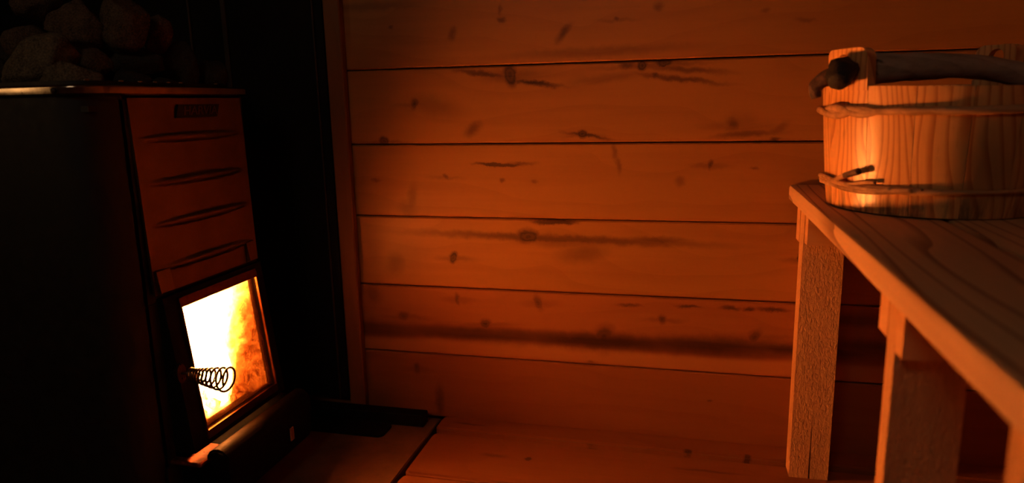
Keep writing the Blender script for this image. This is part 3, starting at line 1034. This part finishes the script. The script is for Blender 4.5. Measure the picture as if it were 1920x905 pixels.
# cleats under the seat
def cleat(y0, y1, x0, x1, h, cham=0.0):
    bm = bmesh.new()
    zt = UB(y0)
    prism(bm, [(x0, zt), (x1, zt), (x1, zt - h), (x0 + cham, zt - h), (x0, zt - h + cham)], 'Y', y0, y1)
    return obj('cleat', bm, mat_cleat, bench)
cleat(-0.5380, -0.5120, 0.1715, 0.645, 0.050, 0.010)
cleat(-0.5800, -0.5605, 0.1722, 0.645, 0.0445)
cleat(-0.1130, -0.0930, 0.1738, 0.645, 0.0500)
cleat(-0.0575, -0.0300, 0.1710, 0.645, 0.0560)
cleat(-0.8100, -0.7905, 0.1745, 0.645, 0.0445)
cleat(-1.325, -1.3005, 0.1745, 0.645, 0.0445)

# ------------------------------------------------------------------ bucket
BCX, BCY, BB = 0.2964, -0.2031, 0.4503
bucket = thing('sauna_bucket', 'round pine stave bucket with willow hoops on the bench', 'bucket', (BCX, BCY, BB))
def brad(z):
    return 0.1170 + (z - 0.4492) * (0.0125 / 0.15)
def cyl(th, r, z):
    a = math.radians(th)
    return (BCX + r * math.cos(a), BCY + r * math.sin(a), z)
def rim_z(th):
    return 0.5965 - 0.0045 * max(0.0, math.cos(math.radians(th - 300)))
NEAR, FAR = (189.5, 220.5), (30.5, 54.5)
bounds = [189.5, 220.5, 244, 268, 291, 315, 340]
bounds += [368, 390.5, 414.5, 438, 461, 484, 506, 528, 549.5]
TH = 0.014
def stave(t0, t1, top=None):
    bm = bmesh.new()
    na, nz = 6, 5
    pad = 0.12
    lay = []
    for d in (0.0, TH):
        gr = []
        for j in range(nz + 1):
            row = []
            for i in range(na + 1):
                th = t0 + pad + (t1 - t0 - 2 * pad) * i / na
                zt = rim_z(th) if top is None else top
                z = BB + (zt - BB) * j / nz
                edge_ = 0.0006 if (i in (0, na) and d == 0.0) else 0.0
                lip = 0.0008 if (j in (0, nz) and d == 0.0) else 0.0
                row.append(bm.verts.new(cyl(th, brad(z) - d - edge_ - lip, z)))
            gr.append(row)
        lay.append(gr)
    for gr in lay:
        for j in range(nz):
            for i in range(na):
                bm.faces.new((gr[j][i], gr[j][i + 1], gr[j + 1][i + 1], gr[j + 1][i]))
    A, D = lay
    for i in range(na):
        bm.faces.new((A[0][i], A[0][i + 1], D[0][i + 1], D[0][i]))
        bm.faces.new((A[nz][i], A[nz][i + 1], D[nz][i + 1], D[nz][i]))
    for j in range(nz):
        bm.faces.new((A[j][0], A[j + 1][0], D[j + 1][0], D[j][0]))
        bm.faces.new((A[j][na], A[j + 1][na], D[j + 1][na], D[j][na]))
    return bm
def ear(bm, t0, t1, ztop, zh, rh):
    """Raised lug above the rim with a round hole, bent to the bucket's curve."""
    z0 = 0.5905
    tc_ = (t0 + t1) / 2
    rr = brad(0.61)
    half = math.radians((t1 - t0) / 2 - 0.12) * rr
    out = rounded_rect(-half, half, z0, ztop, (0.0115, 0.0115, 0.0, 0.0), 6)
    # resample the outline by angle around the hole
    def hit(a):
        d = Vector((math.cos(a), math.sin(a)))
        o0 = Vector((0, zh))
        best = 1e9
        for k in range(len(out)):
            p, q_ = Vector(out[k]), Vector(out[(k + 1) % len(out)])
            e = q_ - p
            den = d.x * e.y - d.y * e.x
            if abs(den) < 1e-12:
                continue
            w = p - o0
            t = (w.x * e.y - w.y * e.x) / den
            s = (w.x * d.y - w.y * d.x) / den
            if t > 0 and -1e-6 <= s <= 1 + 1e-6:
                best = min(best, t)
        return best
    NA, NR = 56, 4
    lay = []
    angs = sorted(set([2 * PI * k / NA for k in range(NA)] + [math.atan2(p[1] - zh, p[0]) % (2 * PI) for p in out]))
    for d in (0.0, TH):
        rings = []
        for j in range(NR + 1):
            ring = []
            for a in angs:
                R1 = hit(a)
                r = rh + (R1 - rh) * j / NR
                u, z = r * math.cos(a), zh + r * math.sin(a)
                th = tc_ - math.degrees(u / rr) * -1
                ring.append(bm.verts.new(cyl(th, brad(z) - d, z)))
            rings.append(ring)
        lay.append(rings)
    n = len(angs)
    for rings in lay:
        for j in range(NR):
            for k in range(n):
                bm.faces.new((rings[j][k], rings[j][(k + 1) % n], rings[j + 1][(k + 1) % n], rings[j + 1][k]))
    for j in (0, NR):
        for k in range(n):
            bm.faces.new((lay[0][j][k], lay[0][j][(k + 1) % n], lay[1][j][(k + 1) % n], lay[1][j][k]))
for k in range(len(bounds) - 1):
    t0, t1 = bounds[k], bounds[k + 1]
    if k == 0:
        bm = stave(t0, t1, 0.5915)
        ear(bm, t0, t1, 0.6385, 0.6180, 0.0145)
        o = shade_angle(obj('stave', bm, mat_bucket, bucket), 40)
        o['label'] = 'taller lug stave with a round hole, bark branch through it'
    elif abs(t0 - 390.5) < 1:
        bm = stave(t0, t1, 0.5915)
        ear(bm, t0, t1, 0.6450, 0.6300, 0.0100)
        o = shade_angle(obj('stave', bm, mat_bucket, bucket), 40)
        o['label'] = 'far lug stave behind the handle'
    else:
        top = 0.583 if (t0 <= 340 < t1) else None
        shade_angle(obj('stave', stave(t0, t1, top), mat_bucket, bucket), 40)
bm = bmesh.new()
prism(bm, [cyl(360 * k / 48, brad(0.46) - TH + 0.0005, 0)[:2] for k in range(48)], 'Z', 0.457, 0.469)
obj('bottom', bm, mat_bucket, bucket)

# hoops: twisted willow withes
def hoop_pts(t0, t1, zf, roff, n):
    out = []
    for k in range(n + 1):
        th = t0 + (t1 - t0) * k / n
        z = zf(th)
        out.append(cyl(th, brad(z) + roff(th), z))
    return out
def hoop(zb, spliced, name, rad, fall):
    bm = bmesh.new()
    zf = lambda th: zb + 0.0016 * math.sin(math.radians(th * 1.0 + 40)) + 0.0008 * noise.noise(Vector((th * 0.05, zb * 50, 0)))
    n = 130
    pts = hoop_pts(175, 175 + 359, zf, lambda th: rad * 0.75, n)
    rads = [rad * (1 + 0.16 * noise.noise(Vector((k * 0.35, zb * 9, 2)))) * (fall(175 + 359 * k / n)) for k in range(n + 1)]
    tube(bm, pts, rads, 10, 0.12, seed=zb * 100)
    h = obj(name, bm, mat_withe, bucket, True)
    return h, zf
h1, zf1 = hoop(0.5690, True, 'hoop', 0.0044, lambda th: 1.0)
h1['label'] = 'upper willow hoop with a braided splice'
for s, (ph, amp) in enumerate(((0.0, 0.0050), (PI, 0.0050), (PI * 0.5, 0.0030))):
    bm = bmesh.new()
    n = 40
    pts = []
    for k in range(n + 1):
        th = 178 + (50) * k / n
        env = math.sin(PI * k / n) ** 0.5
        z = zf1(th) - 0.0006 + amp * env * math.cos(ph + 2.2 * PI * k / n)
        pts.append(cyl(th, brad(z) + 0.0048 + 0.0018 * env * math.sin(ph + 2.2 * PI * k / n), z))
    tube(bm, pts, [0.0012 + 0.0034 * math.sin(PI * min(1, max(0, k / n))) ** 0.5 for k in range(n + 1)], 8, 0.2, seed=s)
    obj('splice_strand', bm, mat_withe, h1, True)
for th in (233, 241.5):
    bm = bmesh.new()
    bmesh.ops.create_icosphere(bm, subdivisions=2, radius=0.0030, matrix=Matrix.Translation(cyl(th, brad(0.568) + 0.0048, 0.5685)) @ Matrix.Rotation(math.radians(th), 4, 'Z') @ Matrix.Diagonal((0.6, 1.2, 0.9, 1)))
    obj('withe_knot', bm, mat_cut, h1, True)
h2, zf2 = hoop(0.4815, True, 'hoop', 0.0042, lambda th: 1.0 if th < 246 else max(0.5, 1.0 - (th - 246) / 60))
h2['label'] = 'lower willow hoop with a cut end sticking up'
for s, (t0, t1, za, zb_, ra, rb) in enumerate(((176, 236, 0.4850, 0.4800, 0.0028, 0.0030), (182, 246, 0.4772, 0.4790, 0.0026, 0.0036), (192, 228, 0.4825, 0.4850, 0.0022, 0.0024))):
    bm = bmesh.new()
    n = 30
    pts = [cyl(t0 + (t1 - t0) * k / n, brad(0.48) + 0.0062, za + (zb_ - za) * k / n + 0.0022 * math.sin(2 * PI * k / n + s)) for k in range(n + 1)]
    tube(bm, pts, [ra + (rb - ra) * k / n for k in range(n + 1)], 8, 0.2, seed=s + 5)
    obj('splice_strand', bm, mat_withe, h2, True)
bm = bmesh.new()
tw = catmull([cyl(192, brad(0.48) + 0.006, 0.4800), cyl(202, brad(0.48) + 0.008, 0.4850), cyl(211, brad(0.48) + 0.011, 0.4925), cyl(220, brad(0.48) + 0.013, 0.4990)], 8)
tube(bm, tw, lerp_list([0.0022, 0.0030, 0.0034], len(tw)), 8, 0.1)
o = obj('cut_twig', bm, mat_withe, h2, True)
bm = bmesh.new()
tube(bm, [tw[-9], tw[-5], tw[-1], tw[-1] + (tw[-1] - tw[-2]) * 0.4], [0.0034, 0.0040, 0.0042, 0.0040], 8, 0.15)
obj('twig_end', bm, mat_bark2, h2, True)
for th in (250,):
    bm = bmesh.new()
    bmesh.ops.create_icosphere(bm, subdivisions=2, radius=0.004, matrix=Matrix.Translation(cyl(th, brad(0.48) + 0.004, 0.4800)) @ Matrix.Rotation(math.radians(th), 4, 'Z') @ Matrix.Diagonal((0.7, 1.2, 0.8, 1)))
    obj('withe_knot', bm, mat_cut, h2, True)

# branch handle through the near lug, across the bucket to the far side
hp = catmull([(0.1790, -0.2600, 0.6165), (0.2080, -0.2510, 0.6150), (0.2500, -0.2390, 0.6165), (0.3100, -0.2220, 0.6165), (0.3520, -0.2080, 0.6120),
              (0.3900, -0.1980, 0.6035), (0.4300, -0.1900, 0.5985)], 9)
bm = bmesh.new()
tube(bm, hp, lerp_list([0.0125, 0.0185, 0.0165, 0.0140, 0.0140, 0.0145, 0.0130], len(hp)), 18, 0.10)
handle = obj('handle', bm, mat_handle, bucket, True)
handle['label'] = 'weathered grey branch handle'
bm = bmesh.new()
kp = catmull([(0.1815, -0.2590, 0.6170), (0.1745, -0.2720, 0.6140), (0.1690, -0.2860, 0.6075), (0.1650, -0.2960, 0.6010)], 6)
tube(bm, kp, lerp_list([0.0120, 0.0160, 0.0140, 0.0105], len(kp)), 16, 0.30)
o = obj('bark_stub', bm, mat_bark, handle, True)
o['label'] = 'dark bark-covered end of the branch'
bm = bmesh.new()
kp = catmull([(0.1700, -0.2800, 0.6100), (0.1600, -0.2740, 0.6070), (0.1500, -0.2710, 0.6010), (0.1455, -0.2700, 0.5930), (0.1480, -0.2700, 0.5830)], 6)
tube(bm, kp, lerp_list([0.0080, 0.0085, 0.0080, 0.0075, 0.0050], len(kp)), 12, 0.35)
o = obj('side_twig', bm, mat_bark2, handle, True)
o['label'] = 'short brown hooked side twig'
